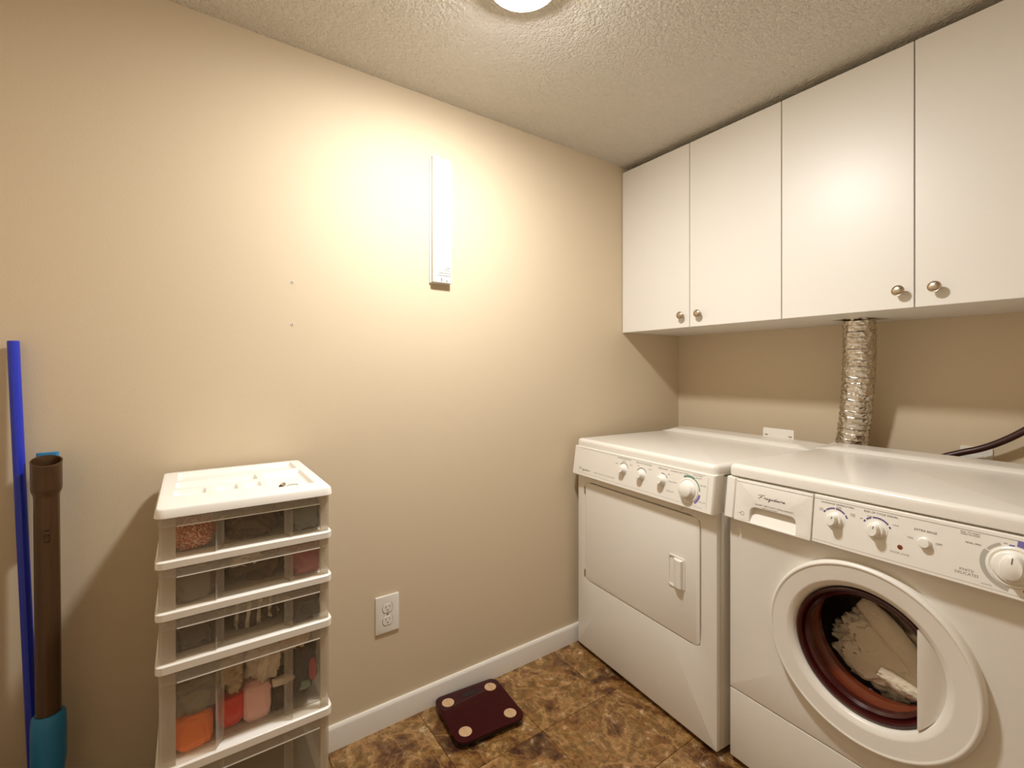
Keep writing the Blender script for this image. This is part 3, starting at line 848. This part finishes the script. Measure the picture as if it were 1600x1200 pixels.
# ------------------------------------------------------------------ left wall: outlet, hanger, screws
def lw_mp(a, z, d): return (d, a, z)
ot = thing('wall_outlet', (0, -1.6145, .3775), 'white duplex electrical outlet low on the tan wall', 'outlet')
oc = -1.6145
b = bmesh.new(); slab(b, rrect(-1.6554, -1.5735, .3155, .4400, .003, 3), -.001, .0065, lw_mp, .0025); plate = obj('cover_plate', b, 'outlet_plastic', ot, True)
def rec_pts(zc, k):
    return [(oc+max(-.0172, min(.0172, .0185*math.cos(2*PI*q/32)))*k, zc+max(-.0148, min(.0148, .0175*math.sin(2*PI*q/32)))*k) for q in range(32)]
cb = bmesh.new()
for zc in (.3985, .3565): slab(cb, rec_pts(zc, 1.07), -.0002, .012, lw_mp)
cb.transform(basis(ot).inverted()); cut(plate, cb)
for zc in (.3985, .3565):
    b = bmesh.new(); slab(b, rec_pts(zc, 1.0), -.0005, .0082, lw_mp, .0006, 1); rc = obj('receptacle', b, 'outlet_plastic', ot, True)
    def slots(d0, d1):
        q = bmesh.new()
        box(q, d0, d1, oc-.0078, oc-.0056, zc-.001, zc+.0085); box(q, d0, d1, oc+.0056, oc+.0078, zc, zc+.0078)
        slab(q, [(oc+.003*math.cos(2*PI*k/14), zc-.0075+.003*math.sin(2*PI*k/14)) for k in range(14)], d0, d1, lw_mp)
        return q
    cb = slots(.0012, .012); cb.transform(basis(ot).inverted()); cut(rc, cb)
    obj('slot', slots(.0010, .0020), 'nickel', rc, True, smooth=False)      # contacts at the bottom of the real slots
b = bmesh.new(); lathe(b, [(.0028, 0), (.0028, .001), (.001, .0014)], (.0064, -1.6145, .3775), (1, 0, 0), 14, False, True); obj('screw', b, 'nickel', ot, True)

hg = thing('drying_rack', (0, -1.415, 1.517), 'tall narrow white fold-away drying rack case mounted on the tan wall', 'drying rack')
y0, y1, z0, z1 = -1.4555, -1.3795, 1.517, 1.966
b = bmesh.new()
slab(b, [(y0-.004, z0-.002), (y1+.001, z0-.002), (y1+.001, z1-.006), (y0-.004, z1-.006)], -.001, .0085, lw_mp, .0015, 1)
obj('back_plate', b, 'rack_white', hg, True)
b = bmesh.new()
slab(b, [(y0, z0), (y1, z0), (y1, z1-.008), (y1-.010, z1-.008), (y1-.013, z1-.001), (y0+.045, z1-.001), (y0+.040, z1-.006), (y0+.026, z1-.006), (y0+.021, z1+.002), (y0, z1+.002)], .006, .024, lw_mp, .0028, 2)
cv = obj('cover', b, 'rack_white', hg, True, ang=30)
b = bmesh.new()
emb = lambda a, z, d: (.024+d, a, z)
def bar(p, q, w=.0016):
    dx, dz = q[0]-p[0], q[1]-p[1]; l = math.hypot(dx, dz); nx, nz = -dz/l*w/2, dx/l*w/2
    slab(b, [(p[0]+nx, p[1]+nz), (p[0]-nx, p[1]-nz), (q[0]-nx, q[1]-nz), (q[0]+nx, q[1]+nz)], -.001, .0017, emb)
yl, yr = y0+.022, y1-.006
bar((yl, z0+.040), (yr, z0+.080)); bar((yl+.001, z0+.036), (yr, z0+.036), .002); bar((yl-.004, z0+.027), (yr, z0+.027), .002)
bar((yr-.020, z0+.055), (yr, z0+.056)); bar((yr-.024, z0+.047), (yr-.004, z0+.047)); bar((yl+.014, z0+.042), (yl+.026, z0+.052)); bar((y0+.016, z1-.020), (y1-.006, z1-.020), .002)
tag(obj('embossed_emblem', b, 'rack_white', cv, True, smooth=False), kind='stuff')
for a, h in ((y0+.034, .013), (y0+.055, .008)):
    cb = bmesh.new(); box(cb, .0115, .03, a-.0017, a+.0017, z0+.003, z0+.003+h); cb.transform(basis(hg).inverted()); cut(cv, cb)
    b = bmesh.new(); box(b, .0112, .0122, a-.0017, a+.0017, z0+.003, z0+.003+h)
    obj('slot', b, 'rack_white', cv, True, smooth=False)
for z, lb in ((1.4687, 'upper small round white screw anchor in the bare tan wall'), (1.3405, 'lower small round white screw anchor in the bare tan wall')):
    s = thing('screw_anchor', (0, -1.9093, z), lb, 'screw anchor', group='screw anchors left in the wall')
    b = bmesh.new(); lathe(b, [(.0052, -.001), (.0052, .0008), (.004, .0016), (.0022, .0012), (.0018, .0002)], (0, 0, 0), (1, 0, 0), 18, True, True); obj('anchor_flange', b, 'screw_white', s)
    b = bmesh.new(); lathe(b, [(.0017, 0), (.0017, .0006)], (0, 0, 0), (1, 0, 0), 10, True, True); obj('screw_end', b, 'nickel', s)

# ------------------------------------------------------------------ bathroom scale on the floor
sc = thing('bathroom_scale', (.1425, -1.338, 0), 'dark red glass bathroom scale with round metal pads on the slate floor', 'bathroom scale', R(-5.5))
sw, sh = .236, .248
b = bmesh.new(); slab(b, rrect(-sw/2+.008, sw/2-.008, -sh/2+.008, sh/2-.008, .026), .005, .020, lambda a, q, d: (a, q, d), .004); obj('body', b, 'scale_black', sc)
b = bmesh.new(); slab(b, rrect(-sw/2, sw/2, -sh/2, sh/2, .030), .0195, .0265, lambda a, q, d: (a, q, d), .0022); gl = obj('glass_top', b, 'scale_glass', sc)
for sx in (-1, 1):
    for sy in (-1, 1):
        b = bmesh.new(); lathe(b, [(.0215, .026), (.0215, .0268), (.020, .0271)], (sx*.0755, sy*.0835, 0), (0, 0, 1), 32, False, True); e = obj('metal_pad', b, 'electrode', sc)
        b = bmesh.new(); box(b, sx*.0755-.0205, sx*.0755+.0205, sy*.0835-.0006, sy*.0835+.0006, .0268, .0274); obj('pad_line', b, 'nickel', e, smooth=False)
        b = bmesh.new(); lathe(b, [(.014, 0), (.014, .008)], (sx*.08, sy*.085, 0), (0, 0, 1), 16, True, True); obj('foot', b, 'foot_black', sc)
b = bmesh.new(); box(b, -.090, -.072, -.028, .028, .0262, .0268); obj('display', b, 'scale_black', gl, smooth=False)

# ------------------------------------------------------------------ plastic drawer cart
BX0, BX1, BY0, BY1, BZ1 = .022, .420, -2.222, -1.894, .9335
cart = thing('drawer_cart', ((BX0+BX1)/2, (BY0+BY1)/2, 0), 'white plastic drawer cart with clear drawers full of clothes against the wall', 'storage cart')
# lid with organiser wells: height field on an irregular grid
wells = [  # x0,x1,y0,y1 (x from wall to front, y along the wall)
    (.045, .150, -2.190, -1.922), (.170, .235, -2.192, -2.026), (.258, .315, -2.194, -2.135), (.258, .315, -2.118, -2.074), (.258, .315, -2.060, -2.026), (.170, .356, -2.012, -1.920)]
def lid_cart():
    b = bmesh.new()
    lo = []
    def lp(ins, z): return [(x, y, z) for x, y in rrect(BX0+ins, BX1-ins, BY0+ins, BY1-ins, .018-min(ins, .008), 5)]
    lo = [lp(.004, BZ1-.019), lp(-.001, BZ1-.018), lp(.001, BZ1-.004), lp(.004, BZ1-.0006), lp(.009, BZ1)]
    loft(b, lo, True, False)
    # flat top with wells: strips
    xs = sorted({BX0+.009, BX1-.009}|{w[0] for w in wells}|{w[1] for w in wells})
    ys = sorted({BY0+.009, BY1-.009}|{w[2] for w in wells}|{w[3] for w in wells})
    depth = .010
    t = bmesh.new()
    def cell(i, j):
        cx, cy = (xs[i]+xs[i+1])/2, (ys[j]+ys[j+1])/2
        return any(w[0] < cx < w[1] and w[2] < cy < w[3] for w in wells)
    for i in range(len(xs)-1):
        for j in range(len(ys)-1):
            if cell(i, j): continue
            # outer corner cells reach under the rounded edge
            z = BZ1
            t.faces.new([t.verts.new(q) for q in ((xs[i], ys[j], z), (xs[i+1], ys[j], z), (xs[i+1], ys[j+1], z), (xs[i], ys[j+1], z))])
    for x0, x1, y0, y1 in wells:
        lo = [[(x, y, z) for x, y in rrect(x0+k, x1-k, y0+k, y1-k, .0035, 3)] for k, z in ((0, BZ1), (.0012, BZ1-.0012), (.0055, BZ1-depth+.002), (.0085, BZ1-depth))]
        # square-to-round corner fill
        loft(t, lo, False, True)
        for cx, cy, sx, sy in ((x0, y0, 1, 1), (x1, y0, -1, 1), (x1, y1, -1, -1), (x0, y1, 1, -1)):
            t.faces.new([t.verts.new(q) for q in ((cx, cy, BZ1), (cx+sx*.0035, cy, BZ1), (cx+sx*.001, cy+sy*.001, BZ1), (cx, cy+sy*.0035, BZ1))])
    return b, t
rim, tray = lid_cart()
lid_o = obj('lid', rim, 'white_plastic', cart, True, ang=40)
obj('organizer_tray', tray, 'white_plastic', lid_o, True, smooth=False)
RAILS = [(.8150, .8320), (.7150, .7325), (.6120, .6310), (.4080, .4280), (.2050, .2250), (.040, .060)]
def shelf_rail(z0, z1):
    b = bmesh.new()
    lo = []
    for ins, z in ((.003, z0), (0, z0+.002), (0, z1-.0025), (.003, z1)):
        lo.append([(x, y, z) for x, y in rrect(BX0+ins, BX1-.001-ins, BY0+.001+ins, BY1-.001-ins, .014, 5)])
    loft(b, lo)
    return obj('shelf', b, 'white_plastic', cart, True, ang=40)
for z0, z1 in RAILS: shelf_rail(z0, z1)
tops = [BZ1-.019]+[r[0] for r in RAILS[:-1]]
# side and back walls of each tier (milky)
for (z0, z1), zt in zip(RAILS, tops):
    b = bmesh.new()
    box(b, BX0+.006, BX1-.04, BY0+.006, BY0+.008, z1-.0005, zt+.0005); box(b, BX0+.006, BX1-.04, BY1-.008, BY1-.006, z1-.0005, zt+.0005)
    box(b, BX0+.006, BX0+.008, BY0+.008, BY1-.008, z1-.0005, zt+.0005)
    obj('tier_wall', b, 'drawer_milky', cart, True, smooth=False)
def drawer(z0, z1):
    """drawer with a full-width pull lip and a recessed middle"""
    za, zb = z0+.001, z1-.001
    lip = min(.020, (zb-za)*.21)
    XF = BX1-.004; rec = .026
    W0, W1 = BY0+.006, BY1-.006
    prof = [(W0, XF-.012), (W0+.003, XF-.003), (W0+.012, XF), (W0+.094, XF-.002), (W0+.104, XF-rec*.8), (W0+.110, XF-rec),
            (W1-.092, XF-rec), (W1-.087, XF-rec*.8), (W1-.078, XF-.002), (W1-.012, XF), (W1-.003, XF-.003), (W1, XF-.012)]
    t = .0018
    b = bmesh.new()
    loft(b, [[(x, y, z) for y, x in prof]+[(x-t, y, z) for y, x in reversed(prof)] for z in (za, zb-lip)])
    d = obj('drawer', b, 'drawer_clear', cart, True, ang=40)
    for q in ((3, 4, 5), (6, 7, 8)):
        b = bmesh.new()
        pp = [prof[k] for k in q]
        loft(b, [[(x+.0006, y, z) for y, x in pp]+[(x+.0001, y, z) for y, x in reversed(pp)] for z in (za, zb-lip)])
        obj('recess_side', b, 'drawer_lip', d, True, smooth=False)
    b = bmesh.new()
    lo = [(W0, XF-.012), (W0+.003, XF-.003), (W0+.012, XF+.0005), (W1-.012, XF+.0005), (W1-.003, XF-.003), (W1, XF-.012)]
    loft(b, [[(x, y, z) for y, x in lo]+[(x-t, y, z) for y, x in reversed(lo)] for z in (zb-lip, zb)])
    obj('pull_lip', b, 'drawer_lip', d, True, ang=40)
    b = bmesh.new()
    box(b, XF-.0016, XF+.0012, W0+.03, W1-.022, zb-lip-.0008, zb-lip+.0008)
    obj('lip_edge', b, 'white_plastic', d, True, smooth=False)
    for a0, a1 in ((W0+.0005, W0+.030), (W1-.022, W1-.0005)):
        b = bmesh.new(); box(b, XF-.012, XF-.0035, a0+.002, a1-.002, za, zb)
        obj('end_post', b, 'drawer_milky', d, True, smooth=False)
    b = bmesh.new()
    box(b, BX0+.014, XF-.03, W0+.010, W0+.012, za+.002, zb-.012); box(b, BX0+.014, XF-.03, W1-.012, W1-.010, za+.002, zb-.012)
    box(b, BX0+.012, BX0+.014, W0+.010, W1-.010, za+.002, zb-.012); box(b, BX0+.014, XF-.03, W0+.012, W1-.012, za, za+.002)
    obj('drawer_bin', b, 'drawer_milky', d, True, smooth=False)
for (z0, z1), zt in zip(RAILS, tops): drawer(z1, zt)
for x in (BX0+.04, BX1-.04):
    for y in (BY0+.04, BY1-.04):
        b = bmesh.new(); lathe(b, [(.017, -.009), (.019, -.006), (.019, .006), (.017, .009)], (x, y, .019), (0, 1, 0), 20, True, True); box(b, x-.006, x+.006, y-.012, y+.012, .022, .0405)
        obj('caster', b, 'foot_black', cart, True)

# ---- clothes in the drawers
FA, FB, FC, FD = [RAILS[k][1]+.0032 for k in range(4)]
YL, YR = -2.107, -1.988
FIT = {}
for f_, trio in ((FA, ('knit_hat', 'folded_shirt', 'jumper')), (FB, ('grey_cloth', 'brown_cloth', 'pink_cloth')), (FC, ('dark_bag', 'striped_cloth', 'plastic_sack'))):
    for n_, y0_, y1_ in zip(trio, (-3, YL, YR), (YL, YR, 3)): FIT[n_] = (y0_, y1_, f_-.0004, 3)
FIT.update({'orange_tub': (-3, -2.123, FD-.0004, FD+.068), 'cloth_hat': (-3, -2.112, FD+.0675, FD+.135), 'red_ball': (-2.1225, -2.070, FD-.0004, FD+.0675),
            'pink_carton': (-2.0695, -2.014, FD-.0004, FD+.080), 'beige_sock': (-2.1115, -2.0695, FD+.067, 3), 'white_sock': (-2.069, -1.998, FD+.0795, 3),
            'black_shorts': (-2.0135, -1.9665, FD-.0004, FD+.070), 'white_waistband': (-2.0135, -1.9665, FD+.060, FD+.079), 'dark_shirt': (-1.966, 3, FD-.0004, FD+.128),
            'tan_shirt': (-1.9975, 3, FD+.1275, 3)})
def cl(name, m, c, size, label, cat, seed, fold=.18, freq=2.2, floor_z=None, power=.8, rz=0, stretch=(1, 1, 1), box_lim=True, sub=5):
    if m.startswith(('cloth', 'cap', 'bag')): fold *= 1.7
    bm = lump(c, size, seed, fold, freq, sub, floor_z, power, rz, stretch)
    if box_lim:
        for v in bm.verts:
            v.co.x = min(v.co.x, XLIM(v.co.y)); v.co.y = max(BY0+.021, min(BY1-.021, v.co.y))
            v.co.x = max(v.co.x, BX0+.018)
    zt = [t_ for t_ in tops if t_ > c[2]][-1]-.006
    lo_hi = FIT.get(name)
    for v in bm.verts:
        v.co.z = min(v.co.z, zt)
        if lo_hi:        # neighbours in a packed drawer press flat against each other
            v.co.y = max(lo_hi[0], min(lo_hi[1], v.co.y)); v.co.z = max(lo_hi[2], min(lo_hi[3], v.co.z))
    o = tag(obj(name, bm, m, ang=180), label, cat)
    return recenter(o, (c[0], c[1], floor_z if floor_z is not None else c[2]-size[2]))
def part_of(o, parent):
    o.location = o.location-parent.location; o.parent = parent
    for k in ('label', 'category'): del o[k]
def XLIM(y):
    W0, W1 = BY0+.006, BY1-.006
    return BX1-.020 if (y < W0+.088 or y > W1-.076) else (BX1-.0345)
XC = .30
f1, f2, f3, f4 = [RAILS[k][1]+.0032 for k in range(4)]
cl('knit_hat', 'knit_orange', (.345, -2.160, f1+.034), (.055, .040, .036), 'orange and cream knitted hat in the top drawer', 'hat', 1, .12, 1.8, f1, .75)
cl('folded_shirt', 'cloth_brown', (.27, -2.048, f1+.027), (.10, .050, .030), 'folded brown shirt in the middle of the top drawer', 'shirt', 2, .14, 1.6, f1, .6)
cl('jumper', 'cloth_teal', (.335, -1.948, f1+.034), (.07, .036, .036), 'grey green jumper beside the brown shirt in the top drawer', 'jumper', 3, .14, 1.8, f1, .6)
cl('grey_cloth', 'cloth_grey', (.335, -2.158, f2+.034), (.065, .046, .036), 'plain grey folded cloth in the second drawer across from the pink cloth', 'cloth', 4, .1, 1.6, f2, .5)
garment = cl('brown_cloth', 'cloth_brown', (.26, -2.048, f2+.03), (.10, .050, .034), 'loose brown garment with a white tag in the second drawer', 'garment', 5, .16, 1.9, f2, .6)
cl('pink_cloth', 'cloth_pink', (.345, -1.949, f2+.034), (.056, .036, .036), 'dusty pink folded cloth in the second drawer', 'cloth', 6, .1, 1.6, f2, .55)
p_ = cl('white_tag', 'cloth_white', (.362, -2.060, f2+.052), (.012, .026, .014), 'small white cloth tag on the brown garment', 'tag', 7, .3, 2.4, None, .8, box_lim=True, sub=3)
part_of(p_, garment)
cl('dark_bag', 'bag_black', (.335, -2.158, f3+.034), (.065, .046, .036), 'smooth dark grey bag in the third drawer below the plain grey cloth', 'bag', 8, .12, 1.7, f3, .5)
cl('striped_cloth', 'cloth_striped', (.27, -2.048, f3+.032), (.10, .050, .034), 'dark cloth with white stripes in the third drawer', 'cloth', 9, .14, 1.8, f3, .6)
cl('plastic_sack', 'bag_black', (.338, -1.946, f3+.034), (.062, .036, .036), 'creased black plastic sack in the third drawer below the pink cloth', 'bag', 10, .2, 2.0, f3, .5)
# deep drawer
cl('orange_tub', 'orange_plastic', (.362, -2.158, f4+.034), (.034, .032, .035), 'bright orange soft pouch at the bottom of the deep drawer', 'pouch', 11, .05, 1.6, f4, .42)
cl('cloth_hat', 'cap_grey', (.345, -2.150, f4+.092), (.045, .050, .040), 'grey cloth hat lying on the orange pouch', 'hat', 12, .12, 1.5, f4+.066, .8)
cl('red_ball', 'red_plastic', (.352, -2.092, f4+.042), (.030, .030, .042), 'smooth red soft ball between orange pouch and pink carton', 'ball', 13, .03, 1.2, f4, .85)
cl('pink_carton', 'pink_paper', (.350, -2.043, f4+.038), (.030, .030, .040), 'pale pink carton standing beside the red ball', 'carton', 14, .04, 1.2, f4, .5)
cl('beige_sock', 'cloth_beige', (.32, -2.085, f4+.105), (.05, .040, .034), 'beige sock above the red ball in the deep drawer', 'sock', 15, .22, 2.0, None, .85)
cl('white_sock', 'cloth_white', (.345, -2.030, f4+.118), (.034, .026, .050), 'off white bent sock hanging over the pink carton', 'sock', 16, .24, 1.8, None, .8, R(20))
cl('tan_shirt', 'cloth_tan', (.315, -1.975, f4+.150), (.06, .044, .032), 'tan folded shirt on top in the deep drawer', 'shirt', 17, .16, 1.8, None, .7)
garment = cl('dark_shirt', 'cloth_dark', (.325, -1.950, f4+.075), (.055, .032, .062), 'dark garment with red and green patches at the end of the deep drawer', 'garment', 18, .14, 1.7, f4, .7)
p_ = cl('red_patch', 'patch_red', (.381, -1.931, f4+.075), (.006, .008, .026), 'small red patch on the dark garment', 'patch', 19, .1, 2, None, .8, sub=3)
part_of(p_, garment)
p_ = cl('green_patch', 'patch_green', (.380, -1.949, f4+.045), (.006, .014, .010), 'small green embroidered patch on the dark garment', 'patch', 20, .1, 2, None, .8, sub=3)
part_of(p_, garment)
garment = cl('black_shorts', 'cloth_dark', (.34, -1.998, f4+.034), (.04, .030, .038), 'black shorts with a white waistband beside the pink carton', 'shorts', 21, .12, 1.6, f4, .7)
p_ = cl('white_waistband', 'cloth_white', (.372, -1.994, f4+.068), (.010, .026, .008), 'white elastic band lying on the black shorts', 'band', 22, .12, 1.8, None, .7, sub=3)
part_of(p_, garment)

# ---- whistle with a ring on the cart lid
wh = thing('whistle', (.325, -1.985, BZ1-.0098), 'tiny metal whistle with a split ring on top of the cart', 'whistle')
zb = BZ1-.0098
b = bmesh.new(); lathe(b, [(.0045, 0), (.0052, .001), (.0052, .022), (.0042, .024)], (.334, -1.990, zb+.0053), (-.8, .35, 0), 18, True, True); obj('barrel', b, 'nickel', wh, True)
b = bmesh.new(); lathe(b, [(.0046, -.0003), (.0046, .0004)], (.3345, -1.9902, zb+.0053), (-.8, .35, 0), 18, True, True); obj('painted_bore', b, 'hose_rubber', wh, True)  # dark disc colours in the bore's shade; the barrel itself is solid
b = bmesh.new(); tube(b, [(.318+.013*math.cos(2*PI*k/28)*.9, -1.962+.013*math.sin(2*PI*k/28), zb+.0012+.004*(k % 28 == 0)*0) for k in range(29)], .0009, 8); obj('split_ring', b, 'nickel', wh, True)

# ------------------------------------------------------------------ vacuum wand and blue broom handle in the corner
vw = thing('vacuum_wand', (.085, -2.425, 0), 'dark bronze vacuum wand with flared open top and blue fittings', 'vacuum wand')
top = Vector((.078, -2.429, .998)); bot = Vector((.085, -2.424, .42)); ax = (top-bot).normalized()
L = (top-bot).length
b = bmesh.new()
lathe(b, [(.0215, -.02), (.0215, L-.085), (.022, L-.075), (.0255, L-.066), (.0262, L-.060), (.0262, L-.004), (.0268, L-.002), (.0268, L), (.0245, L), (.0240, L-.01), (.023, L-.06), (.0195, L-.075), (.0195, -.012)], bot, ax, 40, True, True)
fd = Vector((1.447, .256, 0)).normalized(); sd = Vector((-fd.y, fd.x, 0))
def slant(bm):
    for v in bm.verts:
        h = (v.co-bot).dot(ax)
        if h > L-.02: v.co.z -= .36*((v.co-bot-ax*h).dot(fd))*min(1, (h-(L-.02))/.016)
slant(b)
wt = obj('tube', b, 'bronze_tube', vw, True, ang=40)
b = bmesh.new(); lathe(b, [(.0246, L-.0015), (.0242, L-.012), (.0225, L-.06), (.0192, L-.076), (.0192, L-.12), (.001, L-.121)], bot, ax, 32, False, True); slant(b); obj('tube_lining', b, 'bronze_tube', wt, True)
# latch slot facing the room
fd = Vector((1.447, .256, 0)).normalized(); sd = Vector((-fd.y, fd.x, 0))
lc = bot+ax*(L-.155)
cb = bmesh.new()
loft(cb, [[lc+fd*d+sd*a+ax*z for a, z in rrect(-.0048, .0048, -.024, .004, .003, 3)] for d in (.012, .03)]); cb.transform(basis(vw).inverted()); cut(wt, cb)
b = bmesh.new()
loft(b, [[lc+fd*d+sd*a+ax*z for a, z in rrect(-.0045, .0045, -.0235, .0035, .003, 3)] for d in (.0165, .0180)]); obj('latch_tongue', b, 'bronze_tube', wt, True)
b = bmesh.new()
loft(b, [[lc+fd*(.0205+d)+sd*a+ax*z for a, z in rrect(-.005*k, .005*k, -.004, .002, .001, 2)] for d, k in ((0, 1), (.0045, .9))]); obj('latch_button', b, 'bronze_tube', wt, True)
b = bmesh.new(); tc_ = top+Vector((-.036, -.004, 0))
loft(b, [[(tc_.x+x, tc_.y+y, z) for x, y in rrect(-.007, .008, -.019, .019, .006, 4)] for z in (.86, 1.006, 1.012)]); box(b, tc_.x, tc_.x+.016, tc_.y-.012, tc_.y+.012, .88, .93)
obj('rear_clip', b, 'light_blue_plastic', vw, True, ang=40)
b = bmesh.new()
lathe(b, [(.024, .435), (.0285, .43), (.030, .40), (.030, .33), (.026, .30), (.024, .18), (.027, .10), (.030, .06)], (.085, -2.424, 0), (0, 0, 1), 36, True, True)
obj('lower_collar', b, 'light_blue_plastic', vw, True, ang=40)
b = bmesh.new(); slab(b, rrect(.072, .235, -2.53, -2.318, .03), .006, .065, lambda a, q, d: (a, q, d), .015, 3); obj('floor_head', b, 'light_blue_plastic', vw, True)
b = bmesh.new(); slab(b, rrect(.076, .231, -2.526, -2.322, .03), 0, .008, lambda a, q, d: (a, q, d)); obj('brush_strip', b, 'foot_black', vw, True)

bh = thing('broom_handle', (.05, -2.445, 0), 'long blue plastic pole leaning in the corner behind the vacuum wand', 'pole')
pt, pb = Vector((.020, -2.4935, 1.268)), Vector((.05, -2.445, .02))
b = bmesh.new(); a3 = (pt-pb).normalized()
# slightly faceted tube with a cap
lathe(b, [(.0098, 0), (.0105, .004), (.0105, (pt-pb).length-.004), (.0098, (pt-pb).length)], pb, a3, 14, True, True); obj('pole_tube', b, 'blue_plastic', bh, True, ang=20)
b = bmesh.new(); lathe(b, [(.012, -.018), (.014, -.014), (.014, .03), (.0112, .036)], pb, a3, 20, True, True); obj('pole_tip', b, 'foot_black', bh, True)
